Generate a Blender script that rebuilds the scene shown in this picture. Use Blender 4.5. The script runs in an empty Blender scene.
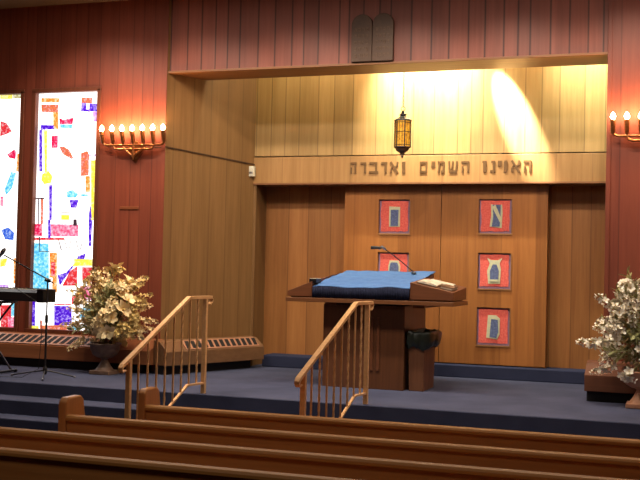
import bpy, bmesh, math, random
from mathutils import Vector, Matrix, Euler

random.seed(7)
C = bpy.context.scene.collection
PI = math.pi

# ------------------------------------------------------------------ camera
def make_camera():
    yaw, pitch, roll = math.radians(-19.0), math.radians(1.576), math.radians(1.325)
    f = Vector((math.sin(yaw)*math.cos(pitch), math.cos(yaw)*math.cos(pitch), math.sin(pitch)))
    r0 = Vector((math.cos(yaw), -math.sin(yaw), 0)); u0 = r0.cross(f)
    r = r0*math.cos(roll) + u0*math.sin(roll); u = -r0*math.sin(roll) + u0*math.cos(roll)
    cd = bpy.data.cameras.new('camera'); cam = bpy.data.objects.new('camera', cd); C.objects.link(cam)
    cd.sensor_width = 36; cd.lens = 1050*36/640; cd.clip_end = 100
    m = Matrix((r, u, -f)).transposed().to_4x4(); m.translation = (0, 0, 1.42)
    cam.matrix_world = m
    bpy.context.scene.camera = cam
make_camera()

# ------------------------------------------------------------------ world, lights, exposure
W = bpy.data.worlds.new('world'); bpy.context.scene.world = W; W.use_nodes = True
W.node_tree.nodes['Background'].inputs[0].default_value = (1, .85, .7, 1)
W.node_tree.nodes['Background'].inputs[1].default_value = .05
vs = bpy.context.scene.view_settings
vs.view_transform = 'Standard'; vs.look = 'None'; vs.gamma = 1; vs.use_curve_mapping = False
vs.exposure = 0.0

def aim(o, to):
    o.rotation_euler = (Vector(to) - o.location).to_track_quat('-Z', 'Y').to_euler()
def area(name, loc, to, sx, sy, power, col):
    l = bpy.data.lights.new(name, 'AREA'); l.shape = 'RECTANGLE'; l.size = sx; l.size_y = sy
    l.energy = power; l.color = col
    o = bpy.data.objects.new(name, l); C.objects.link(o); o.location = loc; aim(o, to); return o
def spot(name, loc, to, cone, blend, power, col, radius=.05):
    l = bpy.data.lights.new(name, 'SPOT'); l.spot_size = math.radians(cone); l.spot_blend = blend
    l.energy = power; l.color = col; l.shadow_soft_size = radius
    o = bpy.data.objects.new(name, l); C.objects.link(o); o.location = loc; aim(o, to); return o
WARM = (1, .80, .56)
# hall ceiling panels
area('hall_ceiling_light', (-3.5, 2.9, 4.95), (-3.5, 4.2, 0), 7, 2, 115, (1, .88, .74))
area('hall_ceiling_light', (-3.7, 9.9, 4.97), (-3.7, 9.95, 0), 9, .4, 260, (1, .86, .72))
# downlights over the platform
for lx in (-7.6, -6.2, -4.8, -3.4, -2.0, -.6):
    spot('platform_downlight', (lx, 10.9, 4.98), (lx + .1, 12.9, 0.6), 105, .7, 210, (1, .86, .70), .08)
# lamps hidden in the cove above the ark
area('cove_light', (-3.3, 13.35, 4.9), (-3.3, 14.05, 3.6), 4.6, .12, 75, (1, .90, .58))
spot('cove_spotlight', (-3.4, 13.45, 4.95), (-3.3, 14.1, 4.35), 96, .7, 1650, (1, .95, .80), .04)
spot('cove_spotlight', (-2.85, 13.55, 5.2), (-2.16, 14.05, 3.6), 16, .75, 8000, (1, .93, .80), .015)
spot('cove_spotlight', (-1.1, 13.4, 5.1), (-1.05, 14.1, 4.4), 80, .8, 560, (.96, 1, .82), .04)

# ------------------------------------------------------------------ materials
def lin(c):
    f = lambda v: v/12.92 if v <= .04045 else ((v + .055)/1.055)**2.4
    return tuple(f(v/255) for v in c) + (1,)
def new_mat(name):
    m = bpy.data.materials.new(name); m.use_nodes = True
    nt = m.node_tree; return m, nt, nt.nodes['Principled BSDF']
def noise(nt, vec, scale, detail=3, rough=.5):
    n = nt.nodes.new('ShaderNodeTexNoise'); n.inputs['Scale'].default_value = scale
    n.inputs['Detail'].default_value = detail; n.inputs['Roughness'].default_value = rough
    if vec is not None: nt.links.new(vec, n.inputs['Vector'])
    return n.outputs['Fac']
def ramp(nt, fac, stops):
    r = nt.nodes.new('ShaderNodeValToRGB'); nt.links.new(fac, r.inputs[0])
    e = r.color_ramp.elements
    while len(e) < len(stops): e.new(.5)
    for k, (p, c) in enumerate(stops): e[k].position = p; e[k].color = c
    return r.outputs[0]
def mix(nt, a, b, fac, mode='MIX'):
    n = nt.nodes.new('ShaderNodeMix'); n.data_type = 'RGBA'; n.blend_type = mode
    for s, v in ((n.inputs[0], fac), (n.inputs[6], a), (n.inputs[7], b)):
        if isinstance(v, (int, float, tuple)): s.default_value = v
        else: nt.links.new(v, s)
    return n.outputs[2]
def maths(nt, op, a, b=None):
    n = nt.nodes.new('ShaderNodeMath'); n.operation = op
    for s, v in ((n.inputs[0], a), (n.inputs[1], b)):
        if v is None: continue
        if isinstance(v, (int, float)): s.default_value = v
        else: nt.links.new(v, s)
    return n.outputs[0]
def bump(nt, p, h, dist, strength=.5):
    b = nt.nodes.new('ShaderNodeBump'); b.inputs['Distance'].default_value = dist; b.inputs['Strength'].default_value = strength
    nt.links.new(h, b.inputs['Height']); nt.links.new(b.outputs[0], p.inputs['Normal'])

def wood(name, dark, light, rough=.45, grain='Z', plank=0, along=(1, 0), seam=.55, vary=.5, spec=.4, groove=.011):
    """wood with grain along one axis; plank > 0 cuts it into boards of uneven width"""
    m, nt, p = new_mat(name)
    tc = nt.nodes.new('ShaderNodeTexCoord').outputs['Object']
    mp = nt.nodes.new('ShaderNodeMapping'); nt.links.new(tc, mp.inputs[0])
    s = {'X': (1.2, 26, 26), 'Y': (26, 1.2, 26), 'Z': (26, 26, 1.2)}[grain]
    mp.inputs['Scale'].default_value = s
    g1 = noise(nt, mp.outputs[0], 1.0, 5, .65)
    mp2 = nt.nodes.new('ShaderNodeMapping'); nt.links.new(tc, mp2.inputs[0])
    mp2.inputs['Scale'].default_value = tuple(v*.22 for v in s)
    g2 = noise(nt, mp2.outputs[0], 1.0, 3, .5)
    g = maths(nt, 'ADD', maths(nt, 'MULTIPLY', g1, .55), maths(nt, 'MULTIPLY', g2, .45))
    col = ramp(nt, g, [(.30, lin(dark)), (.70, lin(light))])
    h = g1
    if plank:
        sp = nt.nodes.new('ShaderNodeSeparateXYZ'); nt.links.new(tc, sp.inputs[0])
        w = maths(nt, 'ADD', maths(nt, 'MULTIPLY', sp.outputs[0], along[0]), maths(nt, 'MULTIPLY', sp.outputs[1], along[1]))
        w = maths(nt, 'ADD', w, 50.0)
        v1 = nt.nodes.new('ShaderNodeTexVoronoi'); v1.voronoi_dimensions = '1D'; v1.inputs['Scale'].default_value = 1/plank
        v1.inputs['Randomness'].default_value = 1
        nt.links.new(w, v1.inputs['W'])
        sc = nt.nodes.new('ShaderNodeSeparateColor'); nt.links.new(v1.outputs['Color'], sc.inputs[0])
        tone = ramp(nt, sc.outputs[0], [(0, (1-vary, 1-vary, 1-vary, 1)), (1, (1, 1, 1, 1))])
        col = mix(nt, col, tone, 1.0, 'MULTIPLY')
        v2 = nt.nodes.new('ShaderNodeTexVoronoi'); v2.voronoi_dimensions = '1D'; v2.feature = 'DISTANCE_TO_EDGE'
        v2.inputs['Scale'].default_value = 1/plank; v2.inputs['Randomness'].default_value = 1
        nt.links.new(w, v2.inputs['W'])
        e = maths(nt, 'MULTIPLY', v2.outputs['Distance'], plank)
        edge = ramp(nt, e, [(0, (1-seam,)*3 + (1,)), (groove, (1, 1, 1, 1))])
        col = mix(nt, col, edge, 1.0, 'MULTIPLY')
        h = edge
    nt.links.new(col, p.inputs['Base Color'])
    p.inputs['Roughness'].default_value = rough; p.inputs['Specular IOR Level'].default_value = spec
    bump(nt, p, h, .003 if plank else .0008, .5)
    return m
def plain(name, c, rough=.5, metal=0, scale=0, c2=None, bumpd=0, spec=.5):
    m, nt, p = new_mat(name)
    p.inputs['Roughness'].default_value = rough; p.inputs['Metallic'].default_value = metal
    p.inputs['Specular IOR Level'].default_value = spec
    tc = nt.nodes.new('ShaderNodeTexCoord').outputs['Object']
    f = noise(nt, tc, scale or 12, 4, .6)
    if scale > 100: f = maths(nt, 'ADD', maths(nt, 'MULTIPLY', f, .6), maths(nt, 'MULTIPLY', noise(nt, tc, 1.6, 3, .6), .4))
    c2 = c2 or tuple(v*.85 for v in c)
    nt.links.new(ramp(nt, f, [(.3, lin(c2)), (.7, lin(c))]), p.inputs['Base Color'])
    if bumpd: bump(nt, p, f, bumpd, .6)
    return m
def glow(name, c, strength, c2=None, scale=8, lo=.4, hi=.55, s2=None):
    """glass or a bulb lit from behind: emission with mottling of its own colour"""
    m, nt, p = new_mat(name)
    tc = nt.nodes.new('ShaderNodeTexCoord').outputs['Object']
    f = noise(nt, tc, scale, 4, .7)
    a = ramp(nt, f, [(lo, lin(c2 or c)), (hi, lin(c))] + ([(s2, lin(tuple(int(v*.35+255*.65) for v in c)))] if s2 else []))
    p.inputs['Base Color'].default_value = tuple(v*.3 for v in lin(c)[:3]) + (1,)
    p.inputs['Roughness'].default_value = .2
    nt.links.new(a, p.inputs['Emission Color']); p.inputs['Emission Strength'].default_value = strength
    return m

M = {}
M['red_wall'] = wood('red_plank_panelling', (110, 50, 34), (138, 70, 49), .5, 'Z', .21, (1, 0), .45, .22)
M['red_side'] = wood('red_plank_panelling_side', (122, 58, 40), (158, 84, 60), .5, 'Z', .30, (0, 1), .35, .22)
M['red_header'] = wood('red_plank_panelling_header', (126, 66, 52), (154, 86, 68), .5, 'Z', .21, (1, 0), .85, .28, groove=.016)
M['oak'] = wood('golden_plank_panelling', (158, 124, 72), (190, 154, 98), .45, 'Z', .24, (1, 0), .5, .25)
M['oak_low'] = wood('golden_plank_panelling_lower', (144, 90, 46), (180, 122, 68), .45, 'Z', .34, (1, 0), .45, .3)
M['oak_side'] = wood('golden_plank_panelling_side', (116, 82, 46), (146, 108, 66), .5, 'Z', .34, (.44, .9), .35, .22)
M['oak_board'] = wood('golden_board', (150, 108, 60), (184, 140, 86), .45, 'Z', .55, (1, 0), .25, .2)
M['soffit'] = wood('soffit_board', (110, 70, 40), (150, 102, 62), .5, 'X')
M['door_oak'] = wood('ark_door_veneer', (134, 80, 38), (172, 112, 58), .38, 'Z', .45, (1, 0), .15, .28)
M['dark_oak'] = wood('dark_table_veneer', (78, 46, 26), (108, 66, 40), .4, 'Z')
M['mahogany'] = wood('reddish_table_edge', (104, 56, 34), (138, 80, 50), .4, 'X')
M['wing'] = wood('table_wing_veneer', (88, 50, 30), (116, 70, 44), .4, 'X')
M['window_frame'] = wood('window_frame_wood', (84, 42, 26), (112, 60, 38), .5, 'Z')
M['rad_right'] = wood('dark_radiator_cover_wood', (84, 48, 32), (110, 68, 46), .5, 'X')
M['slab'] = wood('table_slab_wood', (98, 58, 34), (130, 84, 50), .4, 'X')
M['pew'] = wood('pew_back_wood', (142, 88, 42), (178, 120, 64), .45, 'X', spec=.5)
M['pew_rail'] = wood('pew_rail_wood', (146, 96, 46), (178, 124, 66), .45, 'X', spec=.25)
M['pew_end'] = wood('pew_end_wood', (152, 98, 52), (184, 126, 74), .36, 'Z', spec=.5)
M['rad'] = wood('radiator_cover_wood', (120, 70, 40), (150, 94, 58), .45, 'X')
M['rad_side'] = wood('radiator_cover_wood_side', (102, 70, 46), (130, 94, 62), .45, 'Y')
M['grille'] = plain('grille_metal', (180, 128, 98), .45, .0)
M['slot'] = plain('slot_black', (22, 14, 12), .8)
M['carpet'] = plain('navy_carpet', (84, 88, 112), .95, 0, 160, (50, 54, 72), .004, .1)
M['carpet_shaded'] = plain('navy_carpet_shaded', (58, 62, 86), .95, 0, 160, (34, 38, 56), .004, .1)  # darker copy of the carpet; shade on the ark step put into its colour
M['hall_floor'] = plain('dark_hall_carpet', (40, 34, 40), .95, 0, 120, (26, 22, 28), .003, .1)
M['ceiling'] = plain('brown_ceiling', (92, 70, 50), .8, 0, 3)
M['wall_back'] = wood('rear_panelling', (120, 66, 42), (150, 90, 60), .6, 'Z', .4, (1, 0), .3, .2)
M['black'] = plain('black_plastic', (26, 25, 27), .4)
M['kick'] = plain('black_kickboard', (18, 16, 18), .7)
M['dark_metal'] = plain('dark_metal', (38, 36, 40), .35, .6)
M['steel'] = plain('steel', (150, 150, 158), .3, .9)
M['brass'] = plain('brushed_brass', (226, 178, 126), .36, .15, 30, (204, 156, 104))
M['brass_dark'] = plain('aged_brass_sconce', (178, 120, 74), .3, .8, 30, (140, 88, 52))
M['bronze'] = plain('dark_bronze', (78, 54, 38), .5, .3, 20)
M['bronze_hi'] = plain('worn_bronze_lettering', (104, 76, 54), .45, .3, 20)
M['letter'] = plain('dark_letter_metal', (112, 80, 44), .4, .2, 20)
M['cloth'] = plain('blue_cloth', (86, 124, 178), .85, 0, 14, (74, 110, 164), .003, .15)
M['navy_cloth'] = plain('navy_velvet', (34, 38, 60), .9, 0, 30, (26, 30, 48), .002, .15)
M['paper'] = plain('paper', (214, 204, 184), .8, 0, 9)
M['book'] = plain('brown_book_cover', (92, 62, 40), .6)
M['white'] = plain('white_plastic', (232, 226, 206), .4)
M['bin'] = wood('brown_bin', (92, 56, 34), (118, 76, 50), .5, 'Z')
M['bag'] = plain('dark_green_bag', (38, 46, 38), .3, 0, 20, (22, 28, 24), .004)
M['pic_red'] = plain('coral_red_tapestry', (214, 104, 88), .85, 0, 45, (184, 60, 56), .002)
M['pic_edge'] = plain('grey_violet_tapestry_border', (150, 110, 124), .85, 0, 60, (104, 92, 122), .002)
M['pic_blue'] = plain('slate_blue_tapestry_figure', (92, 104, 140), .85, 0, 50, (62, 70, 104), .002)
M['pic_pale'] = plain('pale_tapestry_outline', (192, 184, 142), .85, 0, 50, (160, 166, 144), .002)
M['frame'] = wood('picture_recess_trim', (120, 80, 44), (150, 104, 62), .5, 'X')
M['urn_brown'] = plain('brown_urn', (124, 98, 80), .5, 0, 9, (92, 70, 56))
M['urn_pink'] = plain('terracotta_urn', (206, 154, 120), .5, 0, 9, (172, 118, 88))
M['petal'] = plain('cream_petal', (255, 236, 190), .6, 0, 15, (244, 216, 156))
M['petal_w'] = plain('white_petal', (240, 236, 222), .6, 0, 15, (226, 216, 196))
M['petal_y'] = plain('straw_petal', (228, 200, 130), .6, 0, 15, (204, 172, 100))
M['leaf'] = plain('olive_leaf', (176, 172, 118), .6, 0, 15, (132, 134, 84))
M['leaf_dry'] = plain('dry_leaf', (214, 184, 122), .7, 0, 15, (178, 146, 90))
M['stem'] = plain('brown_stem', (108, 92, 56), .7)
M['amber'] = glow('amber_lantern_glass', (240, 170, 50), 1.1, (150, 84, 16), 22, .35, .6)
M['bulb'] = glow('lit_bulb', (255, 226, 170), 40)
GL = {'violet': ((86, 24, 214), (60, 8, 190)), 'lilac': ((206, 150, 246), (150, 80, 230)), 'yellow': ((255, 236, 60), (255, 214, 90)),
      'orange': ((250, 160, 60), (226, 96, 50)), 'rust': ((206, 84, 60), (232, 150, 90)), 'crimson': ((226, 20, 90), (200, 30, 60)),
      'red': ((210, 14, 34), (232, 70, 70)), 'rose': ((244, 120, 160), (226, 60, 96)), 'sky': ((110, 214, 244), (60, 160, 224)),
      'blue': ((60, 110, 220), (30, 60, 190)), 'olive': ((190, 180, 110), (120, 110, 70)), 'dark': ((70, 50, 60), (40, 24, 40))}
for k, (a, b) in GL.items():
    M['glass_'+k] = glow('stained_glass_'+k, a, 1.1, b, 26, .36, .5, None if k == 'dark' else .62)
M['glass_clear'] = glow('stained_glass_clear', (255, 253, 250), 2.2, (255, 240, 214), 5, .3, .45)

# ------------------------------------------------------------------ mesh helpers
class MB:
    """collects shapes for ONE mesh; every shape may carry a material slot"""
    def __init__(s): s.v = []; s.f = []; s.mi = []; s.sm = []
    def add(s, vs, fs, mi=0, smooth=False):
        o = len(s.v); s.v += [tuple(v) for v in vs]
        for f in fs: s.f.append(tuple(i + o for i in f)); s.mi.append(mi); s.sm.append(smooth)
    def box(s, x0, x1, y0, y1, z0, z1, mi=0):
        v = [(x, y, z) for z in (z0, z1) for y in (y0, y1) for x in (x0, x1)]
        s.add(v, [(0, 2, 3, 1), (4, 5, 7, 6), (0, 1, 5, 4), (2, 6, 7, 3), (0, 4, 6, 2), (1, 3, 7, 5)], mi)
    def hexa(s, bottom, top, mi=0):
        """two rings of the same length, ccw from above"""
        n = len(bottom); s.add(list(bottom) + list(top), [tuple(range(n))[::-1], tuple(range(n, 2*n))] +
              [(i, (i+1) % n, n + (i+1) % n, n + i) for i in range(n)], mi)
    def prism(s, poly, a, b, axis='Y', mi=0):
        """poly in the other two axes, extruded from a to b"""
        def P(p, t): return {'Y': (p[0], t, p[1]), 'X': (t, p[0], p[1]), 'Z': (p[0], p[1], t)}[axis]
        n = len(poly); s.add([P(p, a) for p in poly] + [P(p, b) for p in poly], [tuple(range(n)), tuple(range(n, 2*n))[::-1]] +
              [(i, n + i, n + (i+1) % n, (i+1) % n) for i in range(n)], mi)
    def tube(s, pts, r, n=8, mi=0, smooth=True, closed_ends=True, square=False):
        pts = [Vector(p) for p in pts]; rs = r if isinstance(r, (list, tuple)) else [r]*len(pts)
        rings = []; up = None
        for i, p in enumerate(pts):
            d = (pts[min(i+1, len(pts)-1)] - pts[max(i-1, 0)]).normalized()
            if up is None: up = Vector((0, 0, 1)) if abs(d.z) < .9 else Vector((0, 1, 0))
            a = d.cross(up).normalized(); b = a.cross(d).normalized(); up = b
            rings.append([p + (a*math.cos(t) + b*math.sin(t))*rs[i] for t in (2*PI*(k + (.5 if square else 0))/n for k in range(n))])
        v = [q for r_ in rings for q in r_]; f = []
        for i in range(len(rings)-1):
            for k in range(n): f.append((i*n+k, (i+1)*n+k, (i+1)*n+(k+1) % n, i*n+(k+1) % n))
        s.add(v, f, mi, smooth)
        if closed_ends: s.add(rings[0], [tuple(range(n))], mi); s.add(rings[-1], [tuple(range(n))[::-1]], mi)
    def lathe(s, prof, c=(0, 0, 0), n=24, mi=0, smooth=True):
        v = []; f = []
        for r, z in prof: v += [(c[0] + r*math.cos(2*PI*k/n), c[1] + r*math.sin(2*PI*k/n), c[2] + z) for k in range(n)]
        for i in range(len(prof)-1):
            for k in range(n): f.append((i*n+k, i*n+(k+1) % n, (i+1)*n+(k+1) % n, (i+1)*n+k))
        s.add(v, f, mi, smooth)
        if prof[0][0] > 1e-4: s.add(v[:n], [tuple(range(n))[::-1]], mi)
        if prof[-1][0] > 1e-4: s.add(v[-n:], [tuple(range(n))], mi)
    def build(s, name, mats, parent=None, bevel=0, loc=None):
        me = bpy.data.meshes.new(name)
        L = Vector(loc) if loc is not None else Vector((0, 0, 0))
        me.from_pydata([tuple(Vector(v) - L) for v in s.v], [], s.f)
        for m in (mats if isinstance(mats, (list, tuple)) else [mats]): me.materials.append(m)
        for p, mi, sm in zip(me.polygons, s.mi, s.sm): p.material_index = mi; p.use_smooth = sm
        bm = bmesh.new(); bm.from_mesh(me); bmesh.ops.recalc_face_normals(bm, faces=bm.faces); bm.to_mesh(me); bm.free()
        o = bpy.data.objects.new(name, me); C.objects.link(o)
        if loc is not None: o.location = loc
        if parent is not None: o.parent = parent
        if bevel:
            b = o.modifiers.new('bevel', 'BEVEL'); b.width = bevel; b.segments = 2; b.limit_method = 'ANGLE'
        return o
def tag(o, label, cat, group=None, kind=None):
    o['label'] = label; o['category'] = cat
    if group: o['group'] = group
    if kind: o['kind'] = kind
    return o
def thing(name, loc, label, cat, group=None):
    o = bpy.data.objects.new(name, None); o.empty_display_size = .1; C.objects.link(o); o.location = loc
    return tag(o, label, cat, group)
def struct(name, mb, mat, bevel=0):
    o = mb.build(name, mat, None, bevel); o['kind'] = 'structure'; return o
def local(o, loc):
    """part geometry written in world metres, shifted to its thing's origin"""
    return o
def part(name, mb, mat, root, bevel=0):
    L = Vector(root.location); p = root.parent
    while p is not None: L = L + Vector(p.location); p = p.parent
    mb.v = [tuple(Vector(v) - L) for v in mb.v]
    return mb.build(name, mat, root, bevel)
GLASS_RIGHT = [
    ('orange', [(-8.57,3.74),(-8.28,3.73),(-8.28,3.67),(-8.57,3.68)]),
    ('rust', [(-8.57,3.65),(-8.29,3.64),(-8.29,3.53),(-8.56,3.54)]),
    ('orange', [(-8.37,3.54),(-8.29,3.53),(-8.28,3.29),(-8.36,3.3)]),
    ('violet', [(-8.57,3.36),(-8.35,3.35),(-8.35,3.29),(-8.56,3.29)]),
    ('violet', [(-8.59,3.29),(-8.54,3.29),(-8.52,2.7),(-8.57,2.7)]),
    ('yellow', [(-8.51,3.29),(-8.46,3.28),(-8.44,2.69),(-8.48,2.69)]),
    ('yellow', [(-8.52,2.66),(-8.42,2.71),(-8.35,2.63),(-8.37,2.54),(-8.48,2.52),(-8.53,2.58)]),
    ('crimson', [(-8.38,3.2),(-8.28,3.2),(-8.28,3.03),(-8.38,3.03)]),
    ('crimson', [(-8.27,3.45),(-8.19,3.42),(-8.04,3.45),(-8.05,3.36),(-8.25,3.36)]),
    ('sky', [(-8.25,3.36),(-8.05,3.35),(-8.05,3.3),(-8.25,3.31)]),
    ('rust', [(-7.92,3.73),(-7.75,3.72),(-7.75,3.64),(-7.92,3.65)]),
    ('violet', [(-7.92,3.65),(-7.84,3.65),(-7.84,3.53),(-7.92,3.53)]),
    ('violet', [(-7.79,3.64),(-7.63,3.63),(-7.63,3.52),(-7.79,3.53)]),
    ('violet', [(-7.85,3.56),(-7.78,3.56),(-7.78,3.52),(-7.84,3.53)]),
    ('lilac', [(-7.73,3.52),(-7.64,3.52),(-7.63,3.39),(-7.72,3.39)]),
    ('rust', [(-8.25,3.04),(-8.19,3.05),(-8.09,3.0),(-8.02,2.88),(-8.05,2.87),(-8.19,2.94)]),
    ('rust', [(-7.9,2.95),(-7.8,2.98),(-7.77,2.92),(-7.77,2.64),(-7.89,2.63)]),
    ('orange', [(-7.82,2.63),(-7.75,2.63),(-7.74,2.41),(-7.81,2.41)]),
    ('lilac', [(-7.89,2.93),(-7.64,2.93),(-7.64,2.91),(-7.89,2.91)]),
    ('yellow', [(-7.74,2.85),(-7.66,2.85),(-7.63,2.02),(-7.71,2.02)]),
    ('sky', [(-8.12,2.41),(-8.02,2.44),(-7.93,2.38),(-7.96,2.33),(-8.1,2.33)]),
    ('sky', [(-7.89,2.38),(-7.77,2.38),(-7.77,2.35),(-7.89,2.35)]),
    ('violet', [(-8.06,2.3),(-7.92,2.3),(-7.95,2.19),(-8.04,2.19)]),
    ('violet', [(-8.4,2.51),(-8.35,2.51),(-8.34,2.02),(-8.38,2.02)]),
    ('violet', [(-8.4,2.02),(-8.36,2.02),(-8.35,1.75),(-8.39,1.75)]),
    ('violet', [(-7.73,2.26),(-7.7,2.05),(-7.75,2.05)]),
    ('dark', [(-8.65,2.33),(-8.47,2.33),(-8.47,2.31),(-8.65,2.31)]),
    ('violet', [(-8.65,2.31),(-8.62,2.31),(-8.61,1.99),(-8.64,1.99)]),
    ('dark', [(-8.58,2.31),(-8.56,2.31),(-8.55,1.96),(-8.57,1.96)]),
    ('rust', [(-8.53,2.31),(-8.49,2.31),(-8.48,1.96),(-8.52,1.96)]),
    ('dark', [(-8.2,2.13),(-8.06,2.13),(-8.06,2.12),(-8.2,2.12)]),
    ('yellow', [(-8.19,2.09),(-8.06,2.09),(-8.06,2.02),(-8.19,2.02)]),
    ('crimson', [(-8.64,1.96),(-8.5,1.96),(-8.49,1.79),(-8.63,1.79)]),
    ('red', [(-8.63,1.77),(-8.13,1.77),(-8.13,1.74),(-8.63,1.73)]),
    ('rose', [(-8.35,1.96),(-7.91,1.96),(-7.91,1.79),(-8.35,1.79)]),
    ('dark', [(-7.99,2.03),(-7.94,2.03),(-7.93,1.94),(-7.99,1.94)]),
    ('violet', [(-7.75,2.09),(-7.69,2.09),(-7.7,1.66),(-7.74,1.66)]),
    ('dark', [(-8.23,1.75),(-8.22,1.75),(-8.16,1.6),(-8.18,1.6)]),
    ('dark', [(-8.13,1.75),(-8.12,1.75),(-8.07,1.59),(-8.08,1.59)]),
    ('dark', [(-8.02,1.77),(-8.01,1.77),(-8.04,1.62),(-8.05,1.61)]),
    ('dark', [(-7.95,1.76),(-7.94,1.76),(-7.89,1.6),(-7.9,1.6)]),
    ('dark', [(-7.84,1.73),(-7.83,1.73),(-7.87,1.59),(-7.88,1.59)]),
    ('sky', [(-8.65,1.69),(-8.38,1.69),(-8.35,1.04),(-8.62,1.03)]),
    ('dark', [(-8.54,1.78),(-8.52,1.78),(-8.52,1.58),(-8.53,1.58)]),
    ('dark', [(-8.53,1.58),(-8.28,1.58),(-8.28,1.57),(-8.53,1.57)]),
    ('orange', [(-8.36,1.56),(-8.24,1.56),(-8.23,1.21),(-8.35,1.21)]),
    ('red', [(-8.33,1.43),(-8.26,1.43),(-8.26,1.24),(-8.32,1.23)]),
    ('orange', [(-8.3,1.21),(-8.23,1.21),(-8.22,1.01),(-8.3,1.01)]),
    ('violet', [(-8.22,1.25),(-8.08,1.29),(-7.94,1.44),(-7.9,1.52),(-7.78,1.56),(-7.8,1.48),(-7.94,1.41),(-8.08,1.23),(-8.18,1.1)]),
    ('yellow', [(-7.96,1.48),(-7.65,1.48),(-7.64,1.39),(-7.96,1.38)]),
    ('yellow', [(-7.91,1.38),(-7.99,1.38),(-7.94,1.44)]),
    ('red', [(-8.02,1.31),(-7.91,1.38),(-7.9,1.11),(-8.14,1.1)]),
    ('red', [(-7.83,1.37),(-7.65,1.37),(-7.65,1.17),(-7.82,1.16)]),
    ('red', [(-7.98,0.96),(-7.88,0.97),(-7.87,0.86),(-7.98,0.85)]),
    ('red', [(-8.26,0.85),(-7.99,0.86),(-7.99,0.84),(-8.26,0.83)]),
    ('violet', [(-8.26,0.82),(-7.98,0.83),(-7.97,0.56),(-8.25,0.55)]),
    ('violet', [(-8.63,0.89),(-8.57,0.89),(-8.56,0.53),(-8.62,0.53)]),
    ('violet', [(-8.0,0.54),(-7.97,0.54),(-7.96,0.48),(-8.0,0.48)]),
    ('rust', [(-8.47,0.54),(-8.04,0.56),(-8.04,0.49),(-8.47,0.47)]),
    ('rust', [(-8.48,0.61),(-8.45,0.61),(-8.44,0.48),(-8.48,0.47)]),
    ('yellow', [(-8.62,0.53),(-8.5,0.53),(-8.5,0.47),(-8.62,0.47)]),
    ('sky', [(-7.96,0.56),(-7.85,0.57),(-7.85,0.5),(-7.96,0.5)]),
    ('rose', [(-7.85,1.11),(-7.66,1.11),(-7.66,0.92),(-7.84,0.91)]),
    ('sky', [(-7.84,0.8),(-7.64,0.81),(-7.63,0.67),(-7.84,0.67)]),
]
GLASS_LEFT = [
    ('yellow', [(-9.26,3.8),(-9.05,3.8),(-9.05,3.74),(-9.26,3.75)]),
    ('olive', [(-9.04,3.81),(-8.9,3.81),(-8.9,3.75),(-9.04,3.75)]),
    ('red', [(-9.24,3.43),(-9.14,3.4),(-9.04,3.28),(-9.1,3.25),(-9.24,3.21)]),
    ('crimson', [(-9.11,2.95),(-8.99,3.02),(-8.96,2.98),(-8.97,2.88),(-9.07,2.9)]),
    ('orange', [(-8.94,2.96),(-8.86,2.95),(-8.86,2.69),(-8.95,2.71)]),
    ('sky', [(-9.03,2.7),(-8.95,2.68),(-9.01,2.47),(-9.1,2.37),(-9.14,2.44)]),
    ('rose', [(-9.2,2.35),(-9.15,2.35),(-9.15,2.21),(-9.2,2.21)]),
    ('blue', [(-9.17,1.87),(-9.05,1.91),(-8.95,1.83),(-8.96,1.72),(-9.1,1.74)]),
    ('rust', [(-8.91,2.15),(-8.86,2.15),(-8.84,1.59),(-8.89,1.59)]),
    ('orange', [(-8.95,1.47),(-8.87,1.48),(-8.86,1.11),(-8.94,1.11)]),
    ('yellow', [(-9.17,1.46),(-9.05,1.47),(-9.08,1.36),(-9.17,1.34)]),
    ('red', [(-9.15,0.8),(-8.96,0.81),(-8.95,0.48),(-9.13,0.48)]),
    ('sky', [(-8.96,0.85),(-8.86,0.85),(-8.86,0.66),(-8.96,0.65)]),
    ('rose', [(-9.01,0.64),(-8.86,0.64),(-8.85,0.49),(-9.0,0.48)]),
    ('lilac', [(-9.16,1.09),(-9.02,1.09),(-9.02,0.88),(-9.15,0.87)]),
]
LETTERS = [('he', -4.411, -4.314), ('resh', -4.264, -4.171), ('bet', -4.133, -4.000), ('dalet', -3.964, -3.868), ('alef', -3.837, -3.707), ('vav', -3.673, -3.612), ('final_mem', -3.416, -3.298), ('yod', -3.244, -3.204), ('mem', -3.160, -3.056), ('shin', -3.021, -2.877), ('he', -2.840, -2.720), ('vav', -2.558, -2.488), ('nun', -2.446, -2.368), ('yod', -2.341, -2.295), ('zayin', -2.257, -2.212), ('alef', -2.169, -2.038), ('he', -2.003, -1.891)]
# ------------------------------------------------------------------ the room
FY = 12.60                                   # face of the front wall
HALL = -.64
ZC = 5.03
m = MB(); m.box(-11, 3.2, -2, 9.65, HALL-.1, HALL); struct('floor', m, M['hall_floor'])
# platform with its carpeted steps (tread edges face the hall)
for k, (y0, y1, z) in enumerate(((10.65, 14.6, 0), (10.27, 10.65, -.16), (9.97, 10.27, -.32), (9.65, 9.97, -.48))):
    m = MB(); m.box(-11, 3.2, y0, y1, HALL-.1, z)
    struct('floor' if k == 0 else 'trim_%d' % (10+k), m, M['carpet'], .012)
m = MB(); m.box(-11, 3.2, -2, FY+.4, ZC, ZC+.1); struct('ceiling', m, M['ceiling'])
m = MB(); m.box(-11.1, -11, -2, FY+.2, HALL-.1, ZC+.1); struct('wall_left', m, M['red_side'])
m = MB(); m.box(3.2, 3.3, -2, FY+.2, HALL-.1, ZC+.1); struct('wall_right', m, M['red_side'])
m = MB(); m.box(-11, 3.2, -2.1, -2, HALL-.1, ZC+.1); struct('wall_back', m, M['wall_back'])
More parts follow.
